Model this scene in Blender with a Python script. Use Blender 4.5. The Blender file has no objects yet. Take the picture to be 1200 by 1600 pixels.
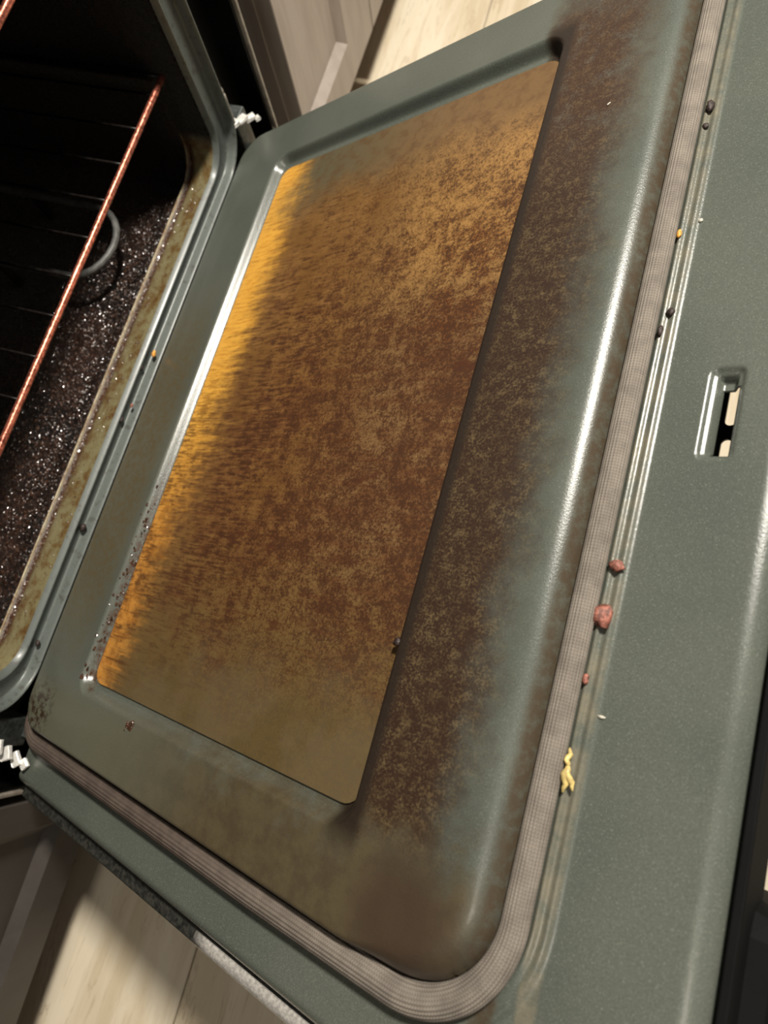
import bpy, bmesh, math, random
import numpy as np
from mathutils import Vector, Matrix, noise as mnoise

C = bpy.context.scene
COL = C.collection
random.seed(7)

# ------------------------------------------------------------------ camera
H0 = 0.30                                   # height of the door hinge above the floor
TH = math.radians(31.89)                    # the open door rises this much towards its outer edge
cam_d = bpy.data.cameras.new('camera')
cam = bpy.data.objects.new('camera', cam_d); COL.objects.link(cam)
right = Vector((0.95493, 0.27461, -0.11268)); down = Vector((0.23848, -0.93581, -0.25961)); fwd = Vector((-0.17674, 0.22104, -0.95912))
m = Matrix.Identity(4)
for i in range(3):
    m[i][0] = right[i]; m[i][1] = -down[i]; m[i][2] = -fwd[i]
m.translation = Vector((0.3743, -0.1867, 0.588 + H0))
cam.matrix_world = m
cam_d.sensor_fit = 'VERTICAL'; cam_d.sensor_height = 24.0; cam_d.sensor_width = 18.0
cam_d.lens = 24.0 * 1049.8 / 1600.0
cam_d.clip_start = 0.01
cam_d.dof.use_dof = True; cam_d.dof.focus_distance = 0.43; cam_d.dof.aperture_fstop = 5.0
C.camera = cam

# ------------------------------------------------------------------ light and exposure
w = bpy.data.worlds.new('World'); C.world = w; w.use_nodes = True
w.node_tree.nodes['Background'].inputs[0].default_value = (1.0, 0.93, 0.86, 1)
w.node_tree.nodes['Background'].inputs[1].default_value = 0.11
ld = bpy.data.lights.new('overhead_lamp', 'AREA'); ld.shape = 'DISK'; ld.size = 0.22
ld.energy = 64.0; ld.color = (1.0, 0.94, 0.84)
lamp = bpy.data.objects.new('overhead_lamp', ld); COL.objects.link(lamp)
lamp.location = (0.42, 0.76, 1.78 + H0)
lamp.rotation_euler = (Vector((0.2, 0, 0.3)) - lamp.location).to_track_quat('-Z', 'Y').to_euler()
lamp['label'] = 'round warm ceiling lamp high above the kitchen floor, out of the picture'; lamp['category'] = 'lamp'
fill_ld = bpy.data.lights.new('overhead_lamp', 'AREA'); fill_ld.shape = 'DISK'; fill_ld.size = 0.40  # unseen lamp, added to lift the floor shadow beside the door
fill_ld.energy = 6.0; fill_ld.color = (1.0, 0.92, 0.80)
fill_lamp = bpy.data.objects.new('overhead_lamp', fill_ld); COL.objects.link(fill_lamp)
fill_lamp.location = (0.16, -0.85, 1.80 + H0)
fill_lamp.rotation_euler = (0, 0, 0)
fill_lamp['label'] = 'weak unseen fill lamp added overhead on the near side, out of the picture'; fill_lamp['category'] = 'lamp'
C.view_settings.view_transform = 'Standard'; C.view_settings.look = 'None'
C.view_settings.gamma = 1.0; C.view_settings.use_curve_mapping = False
C.view_settings.exposure = 0.0

# ------------------------------------------------------------------ helpers
def lin(r, g, b):
    f = lambda c: (c/255/12.92) if c/255 <= .04045 else ((c/255+.055)/1.055)**2.4
    return (f(r), f(g), f(b), 1)

class NT:
    """small wrapper for building node materials"""
    def __init__(s, name, rough=.5, metal=0., spec=.5, coat=0., coat_rough=.1):
        s.m = bpy.data.materials.new(name); s.m.use_nodes = True; s.t = s.m.node_tree
        s.b = s.t.nodes['Principled BSDF']
        s.b.inputs['Roughness'].default_value = rough; s.b.inputs['Metallic'].default_value = metal
        s.b.inputs['Specular IOR Level'].default_value = spec
        s.b.inputs['Coat Weight'].default_value = coat; s.b.inputs['Coat Roughness'].default_value = coat_rough
        s._o = None
    def n(s, typ, **k):
        x = s.t.nodes.new(typ)
        for a, v in k.items(): setattr(x, a, v)
        return x
    def put(s, sock, v):
        if hasattr(v, 'is_output') or isinstance(v, bpy.types.NodeSocket): s.t.links.new(v, sock)
        else: sock.default_value = v
    @property
    def obj(s):
        if s._o is None: s._o = s.n('ShaderNodeTexCoord').outputs['Object']
        return s._o
    def map(s, scale=(1,1,1), vec=None, rot=(0,0,0), loc=(0,0,0)):
        x = s.n('ShaderNodeMapping'); s.put(x.inputs['Vector'], vec or s.obj)
        x.inputs['Scale'].default_value = scale; x.inputs['Rotation'].default_value = rot; x.inputs['Location'].default_value = loc
        return x.outputs[0]
    def noise(s, scale, detail=4, rough=.6, vec=None, dist=0.):
        x = s.n('ShaderNodeTexNoise'); s.put(x.inputs['Vector'], vec or s.obj)
        x.inputs['Scale'].default_value = scale; x.inputs['Detail'].default_value = detail
        x.inputs['Roughness'].default_value = rough; x.inputs['Distortion'].default_value = dist
        return x.outputs['Fac']
    def xyz(s, vec=None):
        x = s.n('ShaderNodeSeparateXYZ'); s.put(x.inputs[0], vec or s.obj); return x.outputs
    def math(s, op, a, b=0., c=0.):
        x = s.n('ShaderNodeMath', operation=op)
        s.put(x.inputs[0], a); s.put(x.inputs[1], b); s.put(x.inputs[2], c); return x.outputs[0]
    def ss(s, v, a, b, lo=0., hi=1.):                    # smoothstep of v from a to b
        x = s.n('ShaderNodeMapRange', interpolation_type='SMOOTHSTEP')
        s.put(x.inputs['Value'], v)
        if a > b: a, b, lo, hi = b, a, hi, lo
        for k, q in (('From Min', a), ('From Max', b), ('To Min', lo), ('To Max', hi)): x.inputs[k].default_value = q
        return x.outputs['Result']
    def mul(s, a, b): return s.math('MULTIPLY', a, b)
    def add(s, a, b): return s.math('ADD', a, b)
    def mx(s, a, b): return s.math('MAXIMUM', a, b)
    def mix(s, f, a, b):
        x = s.n('ShaderNodeMix', data_type='RGBA')
        s.put(x.inputs[0], f); s.put(x.inputs[6], a); s.put(x.inputs[7], b); return x.outputs[2]
    def bump(s, h, strength=.3, dist=.001, prev=None):
        x = s.n('ShaderNodeBump'); s.put(x.inputs['Height'], h)
        x.inputs['Strength'].default_value = strength; x.inputs['Distance'].default_value = dist
        if prev: s.put(x.inputs['Normal'], prev)
        return x.outputs[0]
    def col(s, v): s.put(s.b.inputs['Base Color'], v); return s
    def rough(s, v): s.put(s.b.inputs['Roughness'], v); return s
    def nor(s, v): s.put(s.b.inputs['Normal'], v); return s

def mesh(name, verts, faces, mat=None, parent=None, smooth=False):
    me = bpy.data.meshes.new(name)
    me.from_pydata([tuple(map(float, v)) for v in verts], [], [tuple(map(int, f)) for f in faces]); me.update()
    if smooth: me.polygons.foreach_set('use_smooth', [True]*len(me.polygons))
    if mat: me.materials.append(mat)
    o = bpy.data.objects.new(name, me); COL.objects.link(o)
    if parent: o.parent = parent
    return o

def from_bm(name, bm, mat=None, parent=None, smooth=False):
    me = bpy.data.meshes.new(name); bm.normal_update(); bm.to_mesh(me); bm.free()
    if smooth: me.polygons.foreach_set('use_smooth', [True]*len(me.polygons))
    if mat: me.materials.append(mat)
    o = bpy.data.objects.new(name, me); COL.objects.link(o)
    if parent: o.parent = parent
    return o

def add_box(bm, lo, hi, bev=0.):
    r = bmesh.ops.create_cube(bm, size=1)
    vs = r['verts']
    for v in vs:
        v.co = Vector([(lo[i]+hi[i])/2 + v.co[i]*(hi[i]-lo[i]) for i in range(3)])
    if bev:
        es = {e for v in vs for e in v.link_edges}
        bmesh.ops.bevel(bm, geom=list(es), offset=bev, segments=2, affect='EDGES', profile=.5)

def box(name, lo, hi, mat, parent=None, bev=0.):
    bm = bmesh.new(); add_box(bm, lo, hi, bev); return from_bm(name, bm, mat, parent)

def add_tube(bm, path, r, seg=12, flute=0., nfl=0, uv=False, taper=None):
    """sweep a circle along a path of points"""
    P = [Vector(p) for p in path]; n = len(P); rings = []
    t0 = (P[1]-P[0]).normalized()
    up = Vector((0,0,1)) if abs(t0.z) < .9 else Vector((1,0,0))
    nrm = (up - t0*up.dot(t0)).normalized()
    for i, p in enumerate(P):
        t = (P[min(i+1,n-1)]-P[max(i-1,0)]).normalized()
        nrm = (nrm - t*nrm.dot(t)).normalized(); bi = t.cross(nrm)
        ring = []
        for k in range(seg):
            a = 2*math.pi*k/seg
            rr = r*(taper[i] if taper else 1) + (flute*math.cos(a*nfl) if nfl else 0)
            ring.append(bm.verts.new(p + nrm*(rr*math.cos(a)) + bi*(rr*math.sin(a))))
        rings.append(ring)
    L = [0.]
    for i in range(1, n): L.append(L[-1] + (P[i]-P[i-1]).length)
    lay = bm.loops.layers.uv.verify() if uv else None
    for i in range(n-1):
        for k in range(seg):
            k2 = (k+1) % seg
            f = bm.faces.new((rings[i][k], rings[i][k2], rings[i+1][k2], rings[i+1][k]))
            f.smooth = True
            if uv:
                for lp, (a, b) in zip(f.loops, ((i,k),(i,k+1),(i+1,k+1),(i+1,k))):
                    lp[lay].uv = (L[a]*100, b/seg)
    bm.faces.new(rings[0][::-1]); bm.faces.new(rings[-1])

def rrect(x0, x1, y0, y1, r, n=8):
    """rounded rectangle, counter-clockwise"""
    pts = []
    for cx, cy, a0 in ((x1-r,y0+r,-90),(x1-r,y1-r,0),(x0+r,y1-r,90),(x0+r,y0+r,180)):
        for k in range(n+1):
            a = math.radians(a0 + 90*k/n); pts.append((cx+r*math.cos(a), cy+r*math.sin(a)))
    return pts

def plate(name, loops, thick, mat, parent=None, bevel=0.):
    """flat plate with holes: outer loop first, then the holes; lies in local XY"""
    cu = bpy.data.curves.new(name, 'CURVE'); cu.dimensions = '2D'; cu.fill_mode = 'BOTH'
    cu.extrude = thick/2 - bevel; cu.bevel_depth = bevel; cu.bevel_resolution = 2
    for lp in loops:
        s = cu.splines.new('POLY'); s.points.add(len(lp)-1); s.use_cyclic_u = True
        for p, q in zip(s.points, lp): p.co = (q[0], q[1], 0, 1)
    tmp = bpy.data.objects.new(name, cu); COL.objects.link(tmp)
    dg = bpy.context.evaluated_depsgraph_get()
    me = bpy.data.meshes.new_from_object(tmp.evaluated_get(dg)); me.name = name
    bpy.data.objects.remove(tmp); bpy.data.curves.remove(cu)
    me.materials.clear(); me.materials.append(mat)
    o = bpy.data.objects.new(name, me); COL.objects.link(o)
    if parent: o.parent = parent
    return o

def empty(name, loc, label=None, cat=None, group=None, parent=None):
    o = bpy.data.objects.new(name, None); COL.objects.link(o); o.location = loc; o.empty_display_size = .05
    if parent: o.parent = parent
    if label: tag(o, label, cat, group)
    return o

def tag(o, label, cat=None, group=None):
    o['label'] = label
    if cat: o['category'] = cat
    if group: o['group'] = group
    return o

# ------------------------------------------------------------------ materials
ENAMEL = lin(84, 88, 78)

def speckled_enamel(a, base):
    sp = a.noise(2600, 2, .7)
    return a.mix(a.ss(sp, .56, .72), base, lin(128, 130, 116))

def mat_door_sheet():
    a = NT('door_enamel', rough=.34, spec=.55, coat=.25, coat_rough=.18)
    x, y, z = a.xyz()
    wob = a.noise(34, 7, .72); wobc = a.math('SUBTRACT', wob, .5)
    big = a.noise(9, 3, .5)
    base = a.mix(a.ss(big, .35, .65), lin(79, 84, 77), lin(88, 92, 84))
    sp = a.noise(1500, 3, .7)
    base = a.mix(a.mul(a.ss(sp, .56, .74), .60), base, lin(146, 149, 138))
    base = a.mix(a.mul(a.ss(sp, .46, .34), .45), base, lin(56, 60, 54))
    # ---- brown baked grease beside the window
    xw = a.add(x, a.mul(wobc, .05)); yw = a.add(y, a.mul(wobc, .10))
    right_ = a.mul(a.ss(xw, .375, .388), a.ss(xw, .474, .432))
    mid = a.mul(right_, a.mul(a.ss(yw, -.29, -.25), a.ss(yw, .345, .26)))
    fine = a.noise(620, 8, .80); med = a.noise(150, 5, .70); pale = a.noise(48, 5, .7)
    dark = a.ss(a.add(a.mul(fine, .64), a.mul(med, .36)), .41, .53)
    grime = a.mix(dark, a.mix(a.ss(pale, .42, .62), lin(76, 59, 36), lin(92, 76, 50)), a.mix(med, lin(28, 16, 8), lin(50, 29, 15)))
    up = a.ss(y, .10, .22)
    grime = a.mix(a.mul(up, .8), grime, a.mix(dark, lin(76, 57, 36), lin(54, 34, 19)))
    c = a.mix(a.mul(mid, a.mix(up, (1,)*4, a.ss(a.add(a.mul(fine, .4), a.mul(pale, .6)), .33, .50, .35, 1.))), base, grime)
    # ---- thin brown tint: lower border, left border and the top right corner
    low = a.mul(a.ss(yw, -.235, -.29), a.ss(xw, .08, .30))
    low = a.mul(a.mul(low, a.ss(x, .482, .464)), a.ss(y, -.3225, -.319))
    c = a.mix(a.mul(low, .88), c, a.mix(a.ss(pale, .35, .65), lin(62, 49, 28), lin(76, 64, 40)))
    burn = a.math('SUBTRACT', 1., a.ss(a.math('SQRT', a.add(a.math('POWER', a.math('SUBTRACT', x, .437), 2.), a.math('POWER', a.math('SUBTRACT', y, -.300), 2.))), .012, .045))
    c = a.mix(a.mul(burn, .85), c, lin(58, 44, 32))
    left = a.mul(a.ss(x, .085, .05), a.mul(a.ss(y, .17, .02), a.ss(y, -.30, -.16)))
    c = a.mix(a.mul(left, a.ss(med, .25, .7, .25, .85)), c, lin(88, 74, 46))
    lowl = a.mul(a.mul(a.ss(y, -.262, -.285), a.ss(x, .30, .12)), a.ss(y, -.3225, -.319))
    c = a.mix(a.mul(lowl, .45), c, lin(92, 86, 64))
    # dark deposit in the hinge-side corner, on the outer plug edge and left recess slope
    cor = a.math('SUBTRACT', 1., a.ss(a.math('SQRT', a.add(a.math('POWER', a.math('SUBTRACT', x, .028), 2.), a.math('POWER', a.math('SUBTRACT', y, -.300), 2.))), .008, .032))
    c = a.mix(a.mul(cor, a.ss(a.noise(160, 5, .7), .45, .58)), c, lin(48, 34, 22))
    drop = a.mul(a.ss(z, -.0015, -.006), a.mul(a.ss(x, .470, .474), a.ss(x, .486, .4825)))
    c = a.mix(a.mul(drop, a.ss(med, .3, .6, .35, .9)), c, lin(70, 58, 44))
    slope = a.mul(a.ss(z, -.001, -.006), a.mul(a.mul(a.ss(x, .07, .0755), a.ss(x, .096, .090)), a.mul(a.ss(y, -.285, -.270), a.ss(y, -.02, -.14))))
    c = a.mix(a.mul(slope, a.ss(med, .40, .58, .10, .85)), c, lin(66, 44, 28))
    recess_shade = a.mul(a.mul(a.ss(x, .372, .382), a.ss(a.add(x, a.mul(a.math('SUBTRACT', med, .5), .006)), .4035, .3960)), a.mul(a.ss(y, -.285, -.265), a.ss(y, .285, .270)))  # shade of the right recess edge, painted as a dark band
    c = a.mix(a.mul(recess_shade, .92), c, lin(30, 21, 13))
    # dirty pale film on the bead beside the rope seal
    bead = a.mul(a.mul(a.ss(x, .492, .4945), a.ss(x, .5035, .501)), a.ss(a.noise(60, 4, .7), .3, .7))
    c = a.mix(a.mul(bead, .55), c, lin(128, 118, 98))
    a.col(c)
    r = a.mix(mid, (.25,)*3+(1,), (.52,)*3+(1,)); r = a.mix(low, r, (.5,)*3+(1,))
    a.rough(r)
    h = a.add(a.mul(a.noise(900, 2, .6), .5), a.mul(fine, .4))
    a.nor(a.bump(h, .34, .0006))
    return a.m

def mat_pane():
    a = NT('grease_stained_pane', rough=.36, spec=.5, coat=.3, coat_rough=.25)
    x, y, z = a.xyz()
    wob = a.math('SUBTRACT', a.noise(24, 5, .65), .5)
    streak = a.noise(1, 6, .68, vec=a.map((24, 190, 60), rot=(0, 0, math.radians(-2))), dist=.3)
    streak2 = a.noise(1, 5, .7, vec=a.map((55, 400, 60), rot=(0, 0, math.radians(-1))))
    fine = a.noise(520, 8, .76); med = a.noise(85, 6, .68); big = a.noise(15, 5, .62)
    fc = a.math('SUBTRACT', fine, .5); mc = a.math('SUBTRACT', med, .5)
    xw = a.add(x, a.add(a.mul(wob, .05), a.mul(a.math('SUBTRACT', streak, .5), .07)))
    edge = a.ss(a.add(xw, a.ss(y, -.0, -.2, 0., .012)), .146, .100)                            # grease pooled along the hinge side
    tan = a.mix(a.ss(big, .35, .65), lin(112, 80, 42), lin(138, 102, 58))
    tan = a.mix(a.ss(x, .22, .34), tan, lin(120, 94, 62))
    tan = a.mix(a.mul(a.ss(x, .24, .32), a.ss(y, .03, .12)), tan, lin(158, 120, 70))
    tan = a.mix(a.ss(y, -.08, -.20), tan, lin(104, 82, 48))
    yel = a.mix(a.ss(streak2, .4, .65), lin(224, 168, 70), lin(212, 150, 56))
    yel = a.mix(a.mul(a.ss(y, .02, -.16), .9), yel, a.mix(a.ss(med, .4, .6), lin(186, 128, 58), lin(150, 94, 38)))
    c = a.mix(edge, tan, yel)
    # red-brown film through the middle
    fs = a.add(a.add(a.mul(streak, .62), a.mul(med, .30)), a.mul(big, .50))
    fs = a.add(fs, a.mul(a.mul(a.ss(y, .07, .0), a.ss(y, -.20, -.10)), .07))
    film = a.mul(a.ss(fs, .66, .86), a.ss(y, .20, .10))
    film = a.mul(film, a.ss(x, .09, .17))
    c = a.mix(a.mul(film, .80), c, lin(92, 58, 36))
    rust = a.mul(a.mul(a.ss(xw, .27, .36), a.mul(a.ss(y, .00, .05), a.ss(y, .17, .09))), a.ss(a.add(a.mul(med, .6), a.mul(big, .4)), .46, .58))
    c = a.mix(a.mul(rust, .55), c, lin(118, 68, 30))
    # dark mottles, streaky on the left and grainy on the right
    fine2 = a.noise(560, 8, .80); grit = a.noise(1100, 6, .8)
    g = a.add(a.mul(a.mix(a.ss(x, .12, .30), streak2, fine2), .70), a.mul(med, .30))
    dens = a.add(a.mul(a.ss(x, .09, .34), .030), a.mul(a.mul(a.ss(y, .17, .02), a.ss(y, -.24, -.14)), .032))
    dens = a.add(dens, a.mul(a.math('SUBTRACT', big, .5), .16))
    gd = a.add(g, dens)
    wgt = a.mx(a.ss(xw, .10, .19, .12, 1.), a.mul(a.ss(y, .07, -.05, 0., .65), a.ss(big, .40, .58)))
    c = a.mix(a.mul(a.mul(a.ss(gd, .44, .62), wgt), .62), c, a.mix(med, lin(74, 44, 22), lin(96, 62, 36)))
    dk = a.ss(gd, .520, .60)
    c = a.mix(a.mul(a.mul(dk, wgt), .82), c, a.mix(grit, lin(36, 18, 8), lin(66, 38, 20)))
    c = a.mix(a.mul(a.ss(a.add(a.mul(grit, .6), a.mul(fine2, .4)), .43, .60), a.ss(xw, .09, .2, .15, .50)), c, lin(58, 33, 16))
    hair = a.ss(a.noise(1, 4, .6, vec=a.map((26, 420, 60), rot=(0, 0, math.radians(-3))), dist=.6), .60, .68)
    c = a.mix(a.mul(a.mul(hair, a.ss(x, .36, .28)), .65), c, lin(70, 38, 14))
    blot = a.mul(a.ss(a.add(a.noise(40, 5, .66, vec=a.map((.7, 1, 1), loc=(.37, .11, 0))), a.mul(fc, .25)), .60, .68), a.ss(x, .13, .17))
    blot = a.mul(blot, a.ss(y, .18, .10))
    c = a.mix(a.mul(blot, .75), c, lin(66, 36, 22))
    # thin, cleaner borders: top edge and lower edge
    yt = a.add(a.add(a.add(y, a.mul(wob, .07)), a.mul(fc, .05)), a.mul(x, .02))
    top = a.mul(a.ss(yt, .178, .246), a.ss(a.add(a.add(x, a.mul(y, -.55)), a.mul(wob, .03)), -.034, .010))
    topc = a.mix(a.ss(x, .12, .34), lin(84, 80, 62), lin(104, 80, 52))
    topc = a.mix(a.mul(a.ss(med, .45, .65), .6), topc, lin(84, 60, 36))
    c = a.mix(a.mul(top, .95), c, topc)
    bot = a.mul(a.ss(a.add(a.add(a.add(y, a.mul(wob, .09)), a.mul(fc, .04)), a.mul(x, -.06)), -.185, -.268), a.ss(a.add(x, a.mul(wob, .03)), .105, .150))
    c = a.mix(a.mul(bot, .78), c, a.mix(a.ss(big, .4, .6), lin(80, 68, 42), lin(92, 80, 56)))
    a.col(c)
    a.rough(a.mix(dk, (.34,)*3+(1,), (.5,)*3+(1,)))
    a.nor(a.bump(a.add(a.mul(fine, .6), a.mul(streak2, .2)), .36, .0006))
    return a.m

def mat_enamel(name='frame_enamel', dirt=.3, base=lin(84, 90, 84), scale=120):
    a = NT(name, rough=.42, spec=.5, coat=.15, coat_rough=.2)
    c = a.mix(a.mul(a.ss(a.noise(2400, 2, .7), .58, .74), .45), base, lin(150, 152, 142))
    d = a.ss(a.noise(scale, 6, .72), .52, .66)
    c = a.mix(a.mul(d, dirt), c, lin(44, 36, 26))
    a.col(c); a.nor(a.bump(a.noise(700, 3, .6), .2, .0006)); return a.m

def mat_cavity():
    a = NT('burnt_cavity_enamel', rough=.25, spec=1.)
    x, y, z = a.xyz()
    med = a.noise(60, 6, .68); fine = a.noise(330, 6, .75); big = a.noise(12, 4, .55)
    burnt = a.mix(a.ss(big, .38, .6), lin(18, 13, 11), lin(44, 25, 16))
    burnt = a.mix(a.mul(a.ss(fine, .5, .66), a.ss(big, .4, .6, .25, .7)), burnt, lin(62, 46, 38))
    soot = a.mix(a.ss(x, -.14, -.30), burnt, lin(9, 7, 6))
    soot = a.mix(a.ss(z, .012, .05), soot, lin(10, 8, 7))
    ledge = a.mix(a.ss(med, .40, .62), lin(128, 120, 88), lin(104, 82, 48))
    ledge = a.mix(a.ss(a.add(a.mul(fine, .5), a.mul(med, .6)), .59, .70), ledge, lin(84, 50, 22))
    ledge = a.mix(a.mul(a.ss(x, -.038, -.046), a.ss(x, -.0512, -.0500)), ledge, a.mix(a.ss(fine, .42, .56), lin(96, 64, 36), lin(44, 24, 15)))
    ledge = a.mix(a.mul(a.ss(x, -.0512, -.0516), a.ss(x, -.0545, -.0530)), ledge, a.mix(a.ss(med, .4, .62), lin(196, 180, 146), lin(140, 112, 74)))
    front = a.mul(a.ss(a.add(x, a.mul(a.math('SUBTRACT', med, .5), .004)), -.0540, -.0525), a.ss(z, .042, .024))
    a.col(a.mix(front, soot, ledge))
    a.rough(a.mix(a.ss(fine, .4, .6), (.20,)*3+(1,), (.36,)*3+(1,)))
    h = a.add(a.mul(fine, 1.), a.mul(a.noise(900, 4, .7), .7))
    dd = a.n('ShaderNodeBump'); a.put(dd.inputs['Height'], h); dd.inputs['Distance'].default_value = .004
    a.put(dd.inputs['Strength'], a.mix(front, (1,)*4, (.30,)*3+(1,)))
    a.nor(dd.outputs[0])
    return a.m

def mat_plain(name, c, rough=.5, metal=0., spec=.5, nscale=0, nvar=.25, bump=0., coat=0.):
    a = NT(name, rough=rough, metal=metal, spec=spec, coat=coat)
    if nscale:
        d = tuple(q*(1-nvar) for q in c[:3])+(1,); l = tuple(min(1, q*(1+nvar)) for q in c[:3])+(1,)
        f = a.noise(nscale, 5, .65); a.col(a.mix(a.ss(f, .35, .65), d, l))
        if bump: a.nor(a.bump(f, bump, .001))
    else: a.col(c)
    return a.m

def mat_rope():
    a = NT('woven_glass_rope', rough=.8, spec=.25)
    uv = a.n('ShaderNodeUVMap').outputs[0]
    u, v, _ = a.xyz(uv)
    knit = a.math('SINE', a.mul(u, 2*math.pi*6.2)); flu = a.math('COSINE', a.mul(v, 2*math.pi*22))
    knit = a.math('SINE', a.add(a.mul(u, 2*math.pi*6.2), a.mul(flu, 1.1)))
    f = a.noise(90, 4, .6)
    x, y, z = a.xyz()
    c = a.mix(a.ss(f, .3, .7), lin(112, 105, 97), lin(134, 126, 116))
    c = a.mix(a.ss(x, .50, .22, 0., 1.), c, a.mix(a.ss(f, .3, .7), lin(66, 56, 50), lin(86, 74, 66)))
    c = a.mix(a.ss(a.mul(flu, 1.), .2, -1., 0., .30), c, lin(92, 82, 74))
    c = a.mix(a.ss(knit, -.2, -1., 0., .25), c, lin(88, 78, 70))
    a.col(c)
    a.nor(a.bump(a.add(a.mul(flu, .7), a.mul(knit, .35)), .35, .0006)); return a.m

def mat_oak():
    a = NT('pale_oak_board', rough=.42, spec=.35)
    inf = a.n('ShaderNodeObjectInfo').outputs['Random']
    off = a.n('ShaderNodeCombineXYZ'); a.put(off.inputs[0], a.mul(inf, 7.)); a.put(off.inputs[1], a.mul(inf, 31.))
    vec = a.n('ShaderNodeVectorMath', operation='ADD'); a.put(vec.inputs[0], a.obj); a.put(vec.inputs[1], off.outputs[0])
    v = vec.outputs[0]
    wv = a.n('ShaderNodeTexNoise'); a.put(wv.inputs['Vector'], a.map((22, 1.9, 1), vec=v)); wv.inputs['Scale'].default_value = 1
    wv.inputs['Detail'].default_value = 6; wv.inputs['Roughness'].default_value = .62; wv.inputs['Distortion'].default_value = .7
    rings = a.math('FRACT', a.mul(wv.outputs['Fac'], 9.))
    line = a.mul(a.ss(rings, .0, .16, 1., 0.), a.ss(a.noise(5, 3, .5, vec=v), .42, .6))
    pores = a.noise(1, 4, .7, vec=a.map((420, 18, 1), vec=v))
    base = a.mix(inf, lin(212, 199, 175), lin(224, 213, 192))
    base = a.mix(a.ss(wv.outputs['Fac'], .35, .65), base, lin(198, 182, 154))
    c = a.mix(a.mul(a.ss(pores, .55, .72), .35), base, lin(160, 132, 96))
    c = a.mix(a.mul(line, .55), c, lin(140, 114, 84))
    kn = a.n('ShaderNodeTexVoronoi'); a.put(kn.inputs['Vector'], a.map((7, 3.2, 1), vec=v)); kn.inputs['Scale'].default_value = 1
    c = a.mix(a.mul(a.ss(kn.outputs['Distance'], .075, .03), .75), c, lin(112, 84, 54))
    a.col(c); a.nor(a.bump(pores, .06, .0005)); return a.m

def mat_cabinet(name='greige_painted_wood', k=1.):
    a = NT(name, rough=.45, spec=.35)
    f = a.noise(1, 5, .6, vec=a.map((40, 40, 7)))
    a.col(a.mix(a.ss(f, .35, .7), lin(192*k, 180*k, 171*k), lin(176*k, 163*k, 153*k)))
    a.nor(a.bump(f, .05, .001)); return a.m

M = dict(
    sheet=mat_door_sheet(), pane=mat_pane(), cavity=mat_cavity(), rope=mat_rope(), oak=mat_oak(), cab=mat_cabinet('greige_painted_wood', .88), cab_shaded=mat_cabinet('shaded_greige_wood', .40),
    frame=mat_enamel('frame_enamel', .55, lin(84, 90, 86)),
    skirt=mat_plain('dirty_black_skirt', lin(40, 40, 36), .5, nscale=230, nvar=.6, bump=.5),
    black=mat_plain('black_enamel', lin(9, 9, 9), .3, spec=.3, nscale=40, nvar=.2),
    matte=mat_plain('matte_black_plastic', lin(8, 8, 8), .75, spec=.15, nscale=60, nvar=.2),
    brown=mat_plain('brown_black_side', lin(52, 42, 36), .5, nscale=60, nvar=.3),
    chrome=mat_plain('worn_bright_trim', lin(176, 172, 166), .35, .25, spec=.8, nscale=420, nvar=.25, bump=.15),
    trimgrey=mat_plain('grey_trim', lin(140, 132, 122), .4, nscale=80),
    steel=mat_plain('bright_zinc', (.85, .83, .78, 1), .35, .3, nscale=300, nvar=.15),
    gun=mat_plain('dark_hinge_steel', lin(70, 74, 72), .4, .4, nscale=200, nvar=.4, bump=.3),
    rack=mat_plain('heat_browned_wire', lin(190, 112, 92), .30, .80, nscale=260, nvar=.55, bump=.5),
    rod=mat_plain('sooty_wire', lin(24, 20, 18), .38, .4, nscale=120, nvar=.6),
    element=mat_plain('grey_heating_element', lin(86, 86, 84), .5, nscale=90, nvar=.3),
    crust=mat_plain('shiny_grease_crust', lin(66, 42, 28), .27, spec=1., nscale=300, nvar=.5, coat=.6),
    crumb_meat=mat_plain('reddish_cooked_crumb', lin(142, 90, 76), .5, nscale=420, nvar=.5, bump=.8),
    crumb_dark=mat_plain('charred_crumb', lin(46, 34, 30), .5, nscale=400, nvar=.5, bump=.7),
    crumb_gold=mat_plain('golden_crumb', lin(214, 150, 66), .5, nscale=350, nvar=.35, bump=.5),
    flake=mat_plain('yellow_onion_flake', lin(206, 182, 116), .45, nscale=300, nvar=.3),
    crumb_pale=mat_plain('pale_crumb', lin(206, 200, 184), .4, nscale=400, nvar=.3, bump=.5),
    toe=mat_plain('toe_kick_paint', lin(120, 108, 98), .6, nscale=20),
)

# ------------------------------------------------------------------ floor (structure): oak boards along the hinge direction
floor = empty('floor', (0, 0, 0)); floor['kind'] = 'structure'
PW, JOINT = .192, .141
sub = box('subfloor', (-.9, -1.9, -.03), (1.9, 2.1, -.0155), M['black'], floor)
k0 = int((-.9 - JOINT)/PW) - 1
random.seed(3)
for k in range(k0, k0+17):
    x0 = JOINT + k*PW; x1 = x0 + PW
    if x0 < -1.0 or x1 > 2.0: continue
    yy = -1.9 - random.random()*.9
    while yy < 2.1:
        y1 = yy + 1.38
        if y1 > -1.9:
            L, Wd = y1-yy-.0012, PW-.0012
            bm = bmesh.new(); add_box(bm, (-Wd/2, -L/2, -.015), (Wd/2, L/2, 0))
            bmesh.ops.bevel(bm, geom=[e for e in bm.edges if all(v.co.z > -.001 for v in e.verts)], offset=.0009, segments=1, affect='EDGES')
            o = from_bm('floor_plank', bm, M['oak'], floor); o.location = ((x0+x1)/2, (yy+y1)/2, random.uniform(-.0003, 0))
        yy = y1

# ------------------------------------------------------------------ kitchen range
rng = empty('kitchen_range', (0, 0, 0), 'greasy freestanding kitchen oven with its door hanging half open over the floor', 'oven')

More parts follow.
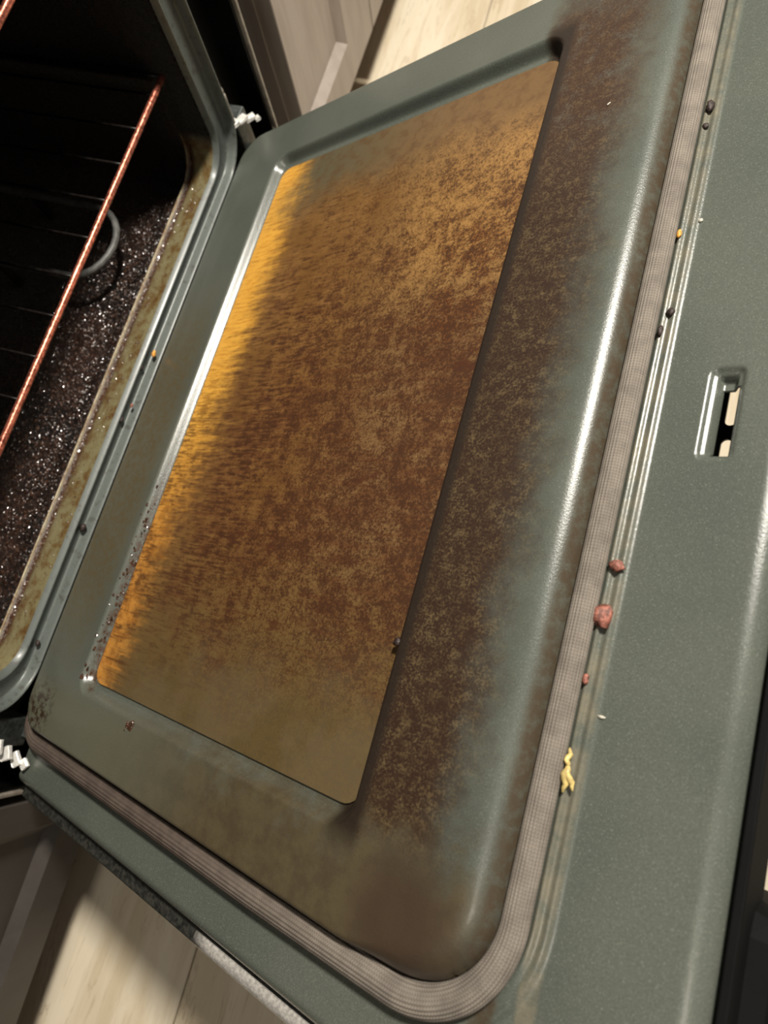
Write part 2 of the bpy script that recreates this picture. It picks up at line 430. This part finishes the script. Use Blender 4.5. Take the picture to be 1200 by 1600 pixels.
def ring_loop(yh, z0, z1, r, n=10):
    """loop in the YZ plane around the oven mouth"""
    return [(p[0], p[1]) for p in rrect(-yh, yh, z0, z1, r, n)]

ZT = .365
def Zw(z): return z + H0
# --- front frame: stepped flange round the oven mouth
prof = [(-.05, -.0150), (-.02, -.0128), (.02, -.0112), (.05, -.0100), (.08, -.0092), (.11, -.0090), (.14, -.0094), (.20, -.0108), (.80, -.0108), (.855, -.0102), (.872, -.0090),
        (.885, -.0070), (.900, -.0030), (.915, -.0014), (.94, -.0003), (.97, .0002), (1.00, .0000), (1.03, -.0016), (1.045, -.0040), (1.05, -.012), (1.05, -.045)]
inner = ring_loop(.2862, .0135, ZT, .034); outer = ring_loop(.3125, -.0015, ZT+.035, .044)
V, F = [], []
nl = len(inner)
for t, x in prof:
    for (a, b), (c, d) in zip(inner, outer):
        V.append((x, a+(c-a)*t, Zw(b+(d-b)*t)))
for i in range(len(prof)-1):
    for k in range(nl):
        k2 = (k+1) % nl
        F.append((i*nl+k, i*nl+k2, (i+1)*nl+k2, (i+1)*nl+k))
fr = mesh('front_frame', V, F, M['frame'], rng, True)
tag(fr, 'grey green enamel flange framing the oven mouth')

# --- cavity: ledge, ridge, floor, walls
st = [(-.0135, .2858, .0138, ZT), (-.018, .2850, .0115, ZT), (-.030, .2845, .0070, ZT), (-.0420, .2840, .0005, ZT), (-.0470, .2840, -.0035, ZT),
      (-.0502, .2840, -.0040, ZT), (-.0510, .2842, -.0018, ZT), (-.0520, .2842, -.0012, ZT), (-.0530, .2844, -.0022, ZT), (-.0542, .2848, -.0080, ZT), (-.059, .2865, -.0135, ZT+.002),
      (-.085, .2890, -.0150, ZT+.004), (-.14, .2900, -.0152, ZT+.005), (-.25, .2900, -.0152, ZT+.005), (-.40, .2900, -.0152, ZT+.005), (-.43, .276, .002, ZT-.01)]
V, F = [], []
def cav_loop(yh, z0, z1):
    pts = []
    for cx, cy, a0 in ((yh-.034, z0+.034, -90), (yh-.034, z1-.034, 0), (-yh+.034, z1-.034, 90), (-yh+.034, z0+.034, 180)):
        for k in range(9):
            a = math.radians(a0+90*k/8); pts.append((cx+.034*math.cos(a), cy+.034*math.sin(a)))
    return pts
for x, yh, z0, z1 in st:
    for a, b in cav_loop(yh, z0, z1): V.append((x, a, Zw(b)))
nl = 36
for i in range(len(st)-1):
    for k in range(nl):
        k2 = (k+1) % nl
        F.append((i*nl+k, (i+1)*nl+k, (i+1)*nl+k2, i*nl+k2))
F.append(tuple((len(st)-1)*nl + k for k in range(nl)))
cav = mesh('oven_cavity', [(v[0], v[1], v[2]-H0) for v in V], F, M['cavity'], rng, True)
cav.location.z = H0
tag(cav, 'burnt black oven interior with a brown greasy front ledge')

# --- body: black front between flange and side trims, sides, top, lower drawer front
for s in (-1, 1):
    a, b = sorted((s*.308, s*.3835)); box('front_panel', (-.06, a, Zw(-.012)), (-.034, b, Zw(.43)), M['black'], rng)
box('control_panel', (-.06, -.3835, Zw(.432)), (-.034, .3835, Zw(.50)), M['black'], rng)
for s in (-1, 1):
    a, b = sorted((s*.3838, s*.3900)); box('side_panel', (-.60, a, Zw(-.29)), (-.0045, b, Zw(.52)), M['black'], rng, .001)
    a, b = sorted((s*.3852, s*.3892)); box('side_trim', (-.0040, a, Zw(-.05)), (.001, b, Zw(.52)), M['trimgrey'], rng, .0012)
box('cooktop', (-.60, -.3915, Zw(.521)), (.004, .3915, Zw(.545)), M['black'], rng, .004)
box('drawer_front', (-.055, -.3800, Zw(-.27)), (-.012, .3800, Zw(-.075)), M['black'], rng, .006)
box('back_panel', (-.610, -.390, Zw(-.29)), (-.601, .390, Zw(.54)), M['black'], rng)

# --- heating element loop
bm = bmesh.new()
pth = [(-.40, .104, .022), (-.25, .104, .022), (-.140, .106, .022)]
for k in range(13):
    a = math.radians(-90 + 180*k/12); pth.append((-.120 + .037*math.cos(a), .148 + .042*math.sin(a), .022))
pth += [(-.140, .190, .022), (-.25, .192, .022), (-.40, .192, .022)]
fine = []
for i in range(len(pth)-1):
    A, B = Vector(pth[i]), Vector(pth[i+1]); n = max(1, int((B-A).length/.012))
    for k in range(n): fine.append(A.lerp(B, k/n))
fine.append(Vector(pth[-1]))
add_tube(bm, [(p.x, p.y, Zw(p.z)) for p in fine], .0036, 10)
from_bm('heating_element', bm, M['element'], rng)
for x in (-.20, -.34):
    for y in (.104, .192): box('element_bracket', (x-.002, y-.004, Zw(-.0155)), (x+.002, y+.004, Zw(.0215)), M['rod'], rng)

# --- baked-on grease beads along the ledge and over the oven floor
random.seed(11)
_t = bmesh.new(); bmesh.ops.create_icosphere(_t, subdivisions=1, radius=1)
ICO_V = [v.co.copy() for v in _t.verts]; ICO_F = [[v.index for v in f.verts] for f in _t.faces]; _t.free()
class Blobs:
    def __init__(s): s.v = []; s.f = []
    def build(s, name, mat, parent): return mesh(name, s.v, s.f, mat, parent)
def blob(B, c, r, squash=.55):
    n = len(B.v); a = random.random()*6.28; ca, sa = math.cos(a), math.sin(a)
    for q in ICO_V:
        k = r*random.uniform(.7, 1.25); x, y = q.x*ca-q.y*sa, q.x*sa+q.y*ca
        B.v.append((c[0]+x*k, c[1]+y*k*1.25, c[2]+q.z*k*squash))
    B.f += [[n+i for i in f] for f in ICO_F]
def ledge_z(x):
    for (xa, _, za, _), (xb, _, zb, _) in zip(st, st[1:]):
        if xb <= x <= xa: return za + (zb-za)*(xa-x)/(xa-xb)
    return -.0152
bm = Blobs()
for i in range(9000):
    u = random.random()
    if u < .10: x = -.0490 + abs(random.gauss(0, .0022)); r = random.uniform(.0005, .0014)
    elif u < .13: x = random.uniform(-.047, -.020); r = random.uniform(.0003, .0010)
    else: x = -.057 - abs(random.gauss(0, .060)); r = random.uniform(.0003, .0012)
    y = random.uniform(-.28, .255)
    if x < -.056: y = random.uniform(-.265, .24)
    if x < -.38: continue
    blob(bm, (x, y, Zw(ledge_z(x))), r)
o = bm.build('baked_grease_beads', M['crust'], rng); o['kind'] = 'stuff'
tag(o, 'shiny brown beads of baked grease along the ledge')

# --- hinges
def hinge(s, tabs):
    bm = bmesh.new()
    a, b = sorted((s*.3175, s*.3440))
    add_box(bm, (-.034, a, Zw(-.030)), (-.004, b, Zw(.022)), .002)
    add_box(bm, (-.006, s*.331-.004, Zw(-.034)), (.030, s*.331+.004, Zw(-.020)), .001)
    h = from_bm('hinge', bm, M['gun'], rng)
    for (x, y, z, sx, sy, sz, rz) in tabs:
        bm = bmesh.new(); add_box(bm, (-sx, -sy, -sz), (sx, sy, sz), .0008)
        for v in bm.verts: v.co += Vector((random.uniform(-.0005, .0005) for _ in range(3)))
        t = from_bm('hinge_clip', bm, M['steel'], h); t.location = (x, y, Zw(z)); t.rotation_euler = (0, math.radians(-12), math.radians(rz))
    if True: tag(h, 'dark hinge with bright metal clips')
    return h
hinge(1, [(-.005, .3165, .0245, .0050, .0052, .0022, -28), (-.001, .3275, .0205, .0046, .0058, .0022, -30), (.0005, .3400, .0105, .0038, .0058, .0022, -40), (.0045, .3475, .0030, .0028, .0030, .0018, -40)])
hinge(-1, [(-.004, -.3420, .0100, .0060, .0060, .0020, 15), (.002, -.3465, .0020, .0050, .0060, .0022, 30), (.0085, -.3500, -.0050, .0046, .0062, .0018, 40), (.0170, -.3520, -.0060, .0040, .0042, .0016, 50)])

bm = bmesh.new(); bmesh.ops.create_uvsphere(bm, u_segments=16, v_segments=8, radius=.0040)
bmesh.ops.scale(bm, vec=(.8, 1, 1.3), verts=bm.verts); sc = from_bm('frame_rivet', bm, M['trimgrey'], rng, True); sc.location = (-.004, .3140, Zw(.067))
bm = bmesh.new(); add_tube(bm, [(-.003, .3165-.0015*k/6, Zw(.062-.034*k/6)) for k in range(7)], .0016, 8); from_bm('hinge_wire', bm, M['trimgrey'], rng)

# ------------------------------------------------------------------ oven door: its own frame, hinge line at the origin, +x to the outer edge, +z the inner face
XO, YO, YT = .567, .3715, .3520           # outer edge, near side, far side
R1 = .018
def sd_rr(x, y, x0, x1, y0, y1, r):
    qx = np.abs(x-(x0+x1)/2) - (x1-x0)/2 + r; qy = np.abs(y-(y0+y1)/2) - (y1-y0)/2 + r
    return np.hypot(np.maximum(qx, 0), np.maximum(qy, 0)) + np.minimum(np.maximum(qx, qy), 0) - r
def smooth(t): t = np.clip(t, 0, 1); return t*t*(3-2*t)
def sheet_h(x, y):
    # raised plug; the radius differs between hinge side and outer side
    rad = np.where(x > .25, .046, .030)
    sdp = sd_rr(x, y, 0.0, .4815, -.3205, .3205, rad)
    roll_r = .015*smooth((x-.40)/.05) + .0045
    t = np.clip((sdp + roll_r)/roll_r, 0, 1)
    h = -.0190*(1-np.sqrt(np.clip(1-t**2.6, 0, 1)))
    # recessed window field
    sdw = sd_rr(x, y, .0752, .3935, -.2735, .2725, R1)
    wdt = .0085
    h = h - .0090*smooth(-sdw/wdt)
    # soft pressed line outside the recess at top and bottom
    # beads beside the rope seal, outer side only
    k = smooth((x-.47)/.02)
    for off, amp, wd in ((.0134, .0022, .0015), (.0192, .0014, .0018)):
        h = h + k*amp*np.exp(-((sdp-off)/wd)**2)
    h = np.where(sdp > .0180, h + k*(-.0012)*smooth((sdp-.0180)/.003), h)
    # rolled outer rim
    ro = np.clip((x-.5550)/.012, 0, 1); h = h - .012*(1-np.sqrt(np.clip(1-ro**2, 0, 1)))
    rs = np.clip((np.maximum(-y-.3625, y-.3430))/.009, 0, 1); h = h - .011*(1-np.sqrt(np.clip(1-rs**2, 0, 1)))
    # pressed surround of the latch slot
    sds = sd_rr(x, y, .5235, .5415, -.0475, .0040, .0045)
    h = h - .0022*smooth(-sds/.0030) - .0045*smooth(-(sds+.0036)/.0030)
    return h
def dense(lo, hi, zones, fine, coarse, exact):
    xs = [lo]
    while xs[-1] < hi - 1e-9:
        x = xs[-1]; s = fine if any(a <= x <= b for a, b in zones) else coarse
        nx = x + s
        for a, b in zones:
            if x < a - 1e-9 < nx: nx = a
        xs.append(min(nx, hi))
    xs = np.array(xs)
    for e in exact: xs[np.argmin(np.abs(xs-e))] = e
    return np.unique(np.round(xs, 6))
HX0, HX1, HY0, HY1 = .5300, .5385, -.0445, -.0065
gx = dense(0, XO, [(0, .012), (.072, .090), (.378, .398), (.455, .508), (.519, .567)], .0009, .004, (HX0, HX1))
gy = dense(-YO, YT, [(-.3715, -.310), (-.278, -.255), (-.052, .009), (.255, .278), (.310, .352)], .0011, .004, (HY0, HY1))
GX, GY = np.meshgrid(gx, gy, indexing='ij')
GH = sheet_h(GX, GY)
nx, ny = len(gx), len(gy)
V = np.stack([GX, GY, GH], -1).reshape(-1, 3)
F = []
for i in range(nx-1):
    xm = (gx[i]+gx[i+1])/2
    for j in range(ny-1):
        ym = (gy[j]+gy[j+1])/2
        if HX0 < xm < HX1 and HY0 < ym < HY1: continue
        F.append((i*ny+j, (i+1)*ny+j, (i+1)*ny+j+1, i*ny+j+1))
# turned-down edge all round
V = V.tolist()
bord = [i*ny for i in range(nx)] + [(nx-1)*ny+j for j in range(1, ny)] + [i*ny+ny-1 for i in range(nx-2, -1, -1)] + [j for j in range(ny-2, 0, -1)]
b0 = len(V)
for q in bord: V.append([V[q][0], V[q][1], -.036])
nb = len(bord)
for k in range(nb):
    k2 = (k+1) % nb; F.append((bord[k], b0+k, b0+k2, bord[k2]))
# turned-down edge of the latch hole
ii = [i for i in range(nx) if HX0-1e-7 <= gx[i] <= HX1+1e-7]; jj = [j for j in range(ny) if HY0-1e-7 <= gy[j] <= HY1+1e-7]
hb = [i*ny+jj[0] for i in ii] + [ii[-1]*ny+j for j in jj[1:]] + [i*ny+jj[-1] for i in ii[-2::-1]] + [ii[0]*ny+j for j in jj[-2:0:-1]]
b0 = len(V)
for q in hb: V.append([V[q][0], V[q][1], V[q][2]-.0016])
for k in range(len(hb)):
    k2 = (k+1) % len(hb); F.append((hb[k], hb[k2], b0+k2, b0+k))
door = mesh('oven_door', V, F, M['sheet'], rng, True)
door.location = (0, 0, H0); door.rotation_euler = (0, -TH, 0)
tag(door, 'half open oven door showing its stained grey green enamel inner face')
DOOR_M = Matrix.Translation((0, 0, H0)) @ Matrix.Rotation(-TH, 4, 'Y')

# recessed stained pane
lp = rrect(.0850, .3890, -.2610, .2575, .012, 6)
p = plate('window_pane', [lp], .0016, M['pane'], door, .0004); p.location = (0, 0, -.0080)
tag(p, 'recessed pane clouded amber and brown by baked grease')

# woven rope seal round three sides of the plug
OFF_F, OFF_S = .0060, .0088                 # the seal sits closer to the plug on the outer side and is flattened wider on the long sides
def rope_path():
    x1, y1, r, rl = .4815, .3205, .046, .030
    pts = []; wid = []
    def put(px, py, nx, ny, k):               # k: 0 outer side, 1 long sides
        o = OFF_F + (OFF_S-OFF_F)*k; pts.append((px+nx*o, py+ny*o, -.0135-.0012*k)); wid.append(1 + .42*k)
    for k in range(20):
        a = math.radians(195+75*k/20); put(rl+rl*math.cos(a), -y1+rl+rl*math.sin(a), math.cos(a), math.sin(a), 1)
    for k in range(205): put(rl+(x1-r-rl)*k/205, -y1, 0, -1, 1 - max(0, (k-150)/55)*.35)
    for k in range(40): a = math.radians(-90+90*k/40); put(x1-r+r*math.cos(a), -y1+r+r*math.sin(a), math.cos(a), math.sin(a), .65*(1-k/40))
    for k in range(290): put(x1, -y1+r+(2*y1-2*r)*k/290, 1, 0, 0)
    for k in range(40): a = math.radians(90*k/40); put(x1-r+r*math.cos(a), y1-r+r*math.sin(a), math.cos(a), math.sin(a), -.3*k/40)
    for k in range(206): put(x1-r-(x1-r-.006)*k/205, y1, 0, 1, -.3)
    pts = [(p[0], p[1], p[2] - .0022*max(0, min(1, (p[1]-.28)/.04))) for p in pts]
    return pts, wid
bm = bmesh.new()
rp, wid = rope_path()
n = len(rp); tp = [wid[i]*min(1, .55+.15*min(i, n-1-i)/3) for i in range(n)]
add_tube(bm, rp, .0062, 66, .00026, 22, True, tp)
o = from_bm('rope_gasket', bm, M['rope'], door); tag(o, 'grey woven rope seal')

# outer shell: black tray with side lips and the vent slots seen through the latch hole
bm = bmesh.new()
for s in (-1, 1):
    a, b = (-.3835, -.3724) if s < 0 else (.3529, .3610); add_box(bm, (-.004, a, -.052), (.5665, b, -.0300), .0015)
add_box(bm, (-.006, -.3700, -.052), (-.002, .3510, -.0375), .0008)
box('outer_rim', (.5680, -.3835, -.062), (.5722, .3610, -.0240), M['matte'], door, .0008)
sh = from_bm('door_shell', bm, M['skirt'], door); tag(sh, 'dirty black outer shell of the door')
def pill(x0, x1, y0, y1): return rrect(x0, x1, y0, y1, min(x1-x0, y1-y0)/2-.00001, 6)
loops = [rrect(-.002, .5670, -.3715, .3520, .004, 3)] + [pill(.5262, .5322, a, a+.0300) for a in (-.0905, -.0525, -.0145, .0235)]
fp = plate('front_skin', loops, .0014, M['black'], door); fp.location = (0, 0, -.0505)
for s in (-1, 1):
    bm = bmesh.new(); add_tube(bm, [(.2730+.2930*k/20, (-.3790 if s < 0 else .3565), -.0345) for k in range(21)], .0060, 20); a, b = (-.3850, -.3738) if s < 0 else (.3530, .3620); add_box(bm, (.2735, a, -.0540), (.5655, b, -.0360), .001); from_bm('chrome_trim', bm, M['chrome'], door)
# handle hung on the front of the door
bm = bmesh.new()
add_tube(bm, [(.488, -.30+.60*k/30, -.098) for k in range(31)], .0105, 20)
hd = from_bm('door_handle', bm, M['black'], door)
for s in (-1, 1):
    bm = bmesh.new(); a, b = sorted((s*.2330, s*.3300)); add_box(bm, (.474, a, -.112), (.5850, b, -.0540), .014)
    for v in bm.verts:
        if v.co.x > .53: v.co.z += (v.co.x-.53)*.25
    from_bm('handle_bracket', bm, M['matte'], door)
# crusted grease on the door
random.seed(5)
bm = Blobs()
for i in range(90):
    u = random.random()
    y = -.08 - .185*u**.7; x = .0795 + random.gauss(0, .0016)
    blob(bm, (x, y, float(sheet_h(np.array(x), np.array(y)))), random.uniform(.0006, .0018), .6)
for i in range(60):
    y = random.uniform(-.26, .255); x = .0846 + random.gauss(0, .0005)
    blob(bm, (x, y, -.0076), random.uniform(.0003, .0009), .7)
for i in range(40):
    y = random.uniform(-.22, .20); x = .3895 + random.gauss(0, .002)
    blob(bm, (x, y, float(sheet_h(np.array(x), np.array(y)))), random.uniform(.0003, .0008), .6)
for i in range(26):
    blob(bm, (.168+random.gauss(0, .003), -.276+random.gauss(0, .0025), float(sheet_h(np.array(.168), np.array(-.276)))+.0003), random.uniform(.0006, .0016), .8)
o = bm.build('grease_crust', M['crust'], door); o['kind'] = 'stuff'
tag(o, 'glossy brown crusts of baked grease along the window step')

# ------------------------------------------------------------------ oven racks
def rack(z, label):
    r = empty('oven_rack', (-.035, 0, Zw(z)), label, 'oven rack', 'wire racks in the oven')
    bm = bmesh.new(); add_tube(bm, [(0, -.280+.56*k/28, 0) for k in range(29)], .0031, 12); fb = from_bm('front_bar', bm, M['rack'], r)
    tag(fb, 'front wire glowing copper brown in the light')
    bm = bmesh.new(); add_tube(bm, [(-.36, -.278+.556*k/28, -.0005) for k in range(29)], .0031, 8); from_bm('rear_bar', bm, M['rod'], r)
    bm = bmesh.new(); add_tube(bm, [(-k*.018, 0, 0) for k in range(21)], .0014, 8); proto = None
    for i in range(14):
        y = -.258 + i*.0400
        if proto is None: proto = from_bm('wire_rod', bm, M['rod'], r); o = proto
        else: o = proto.copy(); COL.objects.link(o); o.parent = r
        o.location = (.0005, y, -.0040)
    for s in (-1, 1):
        bm = bmesh.new(); add_tube(bm, [(-k*.018, s*.2795, -.0004) for k in range(21)], .0028, 8); from_bm('side_bar', bm, M['rod'], r)
    return r
rack(.1105, 'lower oven rack, its coppery front wire crossing the dark oven mouth')
rack(.2670, 'upper oven rack, only a glowing bit of wire in the top left corner')
# shelf runners on the cavity walls carry the racks
for s in (-1, 1):
    for z in (.1035, .2600):
        a, b = sorted((s*.2760, s*.2895)); box('rack_runner', (-.40, a, Zw(z-.005)), (-.045, b, Zw(z+.0042)), M['cavity'], rng, .001)

# ------------------------------------------------------------------ base cabinets
def cabinet(name, y0, y1, edges, label, paint):
    """edges: list of (y start, y end, left stile, right stile) of each door"""
    r = empty(name, (0, (y0+y1)/2, 0), label, 'cabinet')
    yc = (y0+y1)/2
    bm = bmesh.new(); add_box(bm, (-.56, y0-yc, .100), (-.0205, y1-yc, .90)); from_bm('body', bm, paint, r)
    box('toe_kick', (-.52, y0-yc, 0.0), (-.050, y1-yc, .0995), M['toe'], r)
    box('worktop', (-.58, y0-yc, .9005), (.018, y1-yc, .938), M['toe'], r, .003)
    zb, zt = .0955, .86
    for a, b, sl, sr in edges:
        a -= yc; b -= yc
        # door: frame with sloping bevels round a sunk panel
        A, B, zl, zh = a+sl, b-sr, zb+.060, zt-.06
        bv = .013
        lp = [[(a, zb), (b, zb), (b, zt), (a, zt)], [(A, zl), (B, zl), (B, zh), (A, zh)], [(A+bv, zl+bv), (B-bv, zl+bv), (B-bv, zh-bv), (A+bv, zh-bv)]]
        V = []
        for (q, x) in ((lp[0], -.0200), (lp[0], -.001), ([(a+.001, zb+.001), (b-.001, zb+.001), (b-.001, zt-.001), (a+.001, zt-.001)], 0.), (lp[1], 0.), (lp[2], -.011)):
            V += [(x, p[0], p[1]) for p in q]
        F = []
        for i in range(4):
            for k in range(4):
                k2 = (k+1) % 4; F.append((i*4+k, i*4+k2, (i+1)*4+k2, (i+1)*4+k))
        F += [(3, 2, 1, 0)]
        d = mesh('cabinet_door', V, F, paint, r)
        box('door_panel', (-.0125, A+bv-.002, zl+bv-.002), (-.0108, B-bv+.002, zh-bv+.002), paint, d)
    return r
cabinet('base_cabinet', .449, 1.45, [(.4520, .7270, .020, .100), (.7310, 1.160, .100, .100)], 'lit greige cabinet with sunk panel doors, right of the oven at the top', M['cab'])
cabinet('base_cabinet', -1.30, -.3955, [(-.86, -.3985, .10, .030)], 'cabinet with shade put into its paint colour, beyond the lower left side of the oven door', M['cab_shaded'])  # darker paint copy stands in for the shade on this side

# ------------------------------------------------------------------ crumbs
def crumb(name, pd, r, mat, label, cat='crumb', group=None, stretch=(1, 1, .7), rot=0., world=False, sub=2, rough=.35):
    bm = bmesh.new(); bmesh.ops.create_icosphere(bm, subdivisions=sub, radius=1)
    ph = random.random()*50
    for v in bm.verts:
        q = v.co.copy(); k = 1 + rough*mnoise.noise(q*1.6+Vector((ph, 0, 0))) + rough*.6*mnoise.noise(q*4+Vector((0, ph, 0)))
        v.co = Vector((q.x*stretch[0], q.y*stretch[1], q.z*stretch[2]))*r*k
    mz = min(v.co.z for v in bm.verts)
    o = from_bm(name, bm, mat, None, True)
    if world: o.matrix_world = Matrix.Translation(pd) @ Matrix.Rotation(rot, 4, 'Z')
    else:
        z = float(sheet_h(np.array(pd[0]), np.array(pd[1]))) if len(pd) < 3 else pd[2]
        o.matrix_world = DOOR_M @ Matrix.Translation((pd[0], pd[1], z - mz*.75)) @ Matrix.Rotation(rot, 4, 'Z')
    tag(o, label, cat, group); return o
random.seed(21)
G = 'food crumbs along the rope seal'
crumb('meat_crumb', (.4985, -.1065), .0040, M['crumb_meat'], 'small reddish cooked crumb beside the rope seal, upper of the two red ones', group=G, stretch=(1.05, .75, .7))
crumb('meat_crumb', (.4970, -.1320), .0050, M['crumb_meat'], 'larger reddish cooked crumb beside the rope seal, lower of the two red ones', group=G, stretch=(.9, 1.15, .65), rough=.55)
crumb('charred_crumb', (.4970, .1780), .0030, M['crumb_dark'], 'dark charred crumb at the top end of the rope seal', group=G, stretch=(.8, 1.5, .7))
crumb('charred_crumb', (.4965, .1640), .0019, M['crumb_dark'], 'tiny dark crumb just below the topmost charred crumb', group=G)
crumb('charred_crumb', (.4985, .0385), .0025, M['crumb_dark'], 'round dark crumb on the bead left of and above the latch slot', group=G)
crumb('charred_crumb', (.4955, .0265), .0021, M['crumb_dark'], 'dark crumb wedged against the seal under the round dark crumb', group=G, stretch=(.8, 1.6, .7))
crumb('golden_crumb', (.4950, .0885), .0019, M['crumb_gold'], 'tiny orange crumb beside the upper part of the rope seal', group=G, stretch=(.8, 1.3, .7))
crumb('pale_crumb', (.5040, .0980), .0012, M['crumb_pale'], 'tiny glinting pale crumb on the outer bead by the seal', group=G)
crumb('brown_crumb', (.4950, -.1640), .0022, M['crumb_meat'], 'little brown crumb tucked under the seal below the red ones', group=G, stretch=(.7, 1.3, .7))
crumb('pale_crumb', (.5045, -.1790), .0013, M['crumb_pale'], 'tiny whitish crumb between the red crumbs and the yellow flake', group=G, stretch=(1.5, .6, .6))
crumb('charred_crumb', (.3905, -.1695, -.0025), .0026, M['crumb_dark'], 'black chip of burnt food on the right lip of the window recess')
crumb('pale_crumb', (.4400, .1865), .0008, M['crumb_pale'], 'tiny pale crumb on the brown border right of the window top', stretch=(.7, 1.8, .6), rot=-.9)
# yellow flake: two-pronged shred of onion
bm = bmesh.new()
for dx, dy, l, ww in ((.0, -.001, .0125, .0024), (.0045, -.002, .0105, .0022), (-.0008, .005, .0085, .0020)):
    pts = [(dx*(k/6)**1.2 + .0006*math.sin(k*2.), .004 - l*k/6 if dy < 0 else .003 + l*k/6, .0026 + .0012*math.sin(k*.9)) for k in range(7)]
    add_tube(bm, pts, ww*.6, 8, taper=[.5, .9, 1.1, 1.15, 1.0, .75, .3])
o = from_bm('onion_flake', bm, M['flake'], None); o.matrix_world = DOOR_M @ Matrix.Translation((.4960, -.2080, -.0165))
tag(o, 'pale yellow forked shred of food lying beside the rope seal', 'food scrap')
# crumbs on the oven frame
def fcrumb(x, y, z, r, mat, label, name): 
    return crumb(name, (x, y, Zw(z)), r, mat, label, world=True, stretch=(.8, 1.2, .8), group='crumbs caught on the oven flange')
fcrumb(-.0045, .0480, .0065, .0030, M['crumb_gold'], 'orange crumb stuck on the grey flange at the oven mouth', 'golden_crumb')
fcrumb(-.0100, .0300, .0090, .0024, M['crumb_dark'], 'black crumb in the flange groove just below the orange crumb', 'charred_crumb')
fcrumb(-.0100, -.0270, .0085, .0028, M['crumb_dark'], 'black crumb in the flange groove halfway along the door', 'charred_crumb')
fcrumb(-.0060, -.0100, .0070, .0018, M['crumb_meat'], 'tiny rusty crumb on the flange between two black crumbs', 'brown_crumb')
fcrumb(-.0070, -.1380, .0060, .0034, M['crumb_dark'], 'larger dark brown crumb low on the oven flange', 'charred_crumb')
fcrumb(-.0070, -.2500, .0050, .0026, M['crumb_dark'], 'dark crumb at the lowest bend of the oven flange', 'charred_crumb')
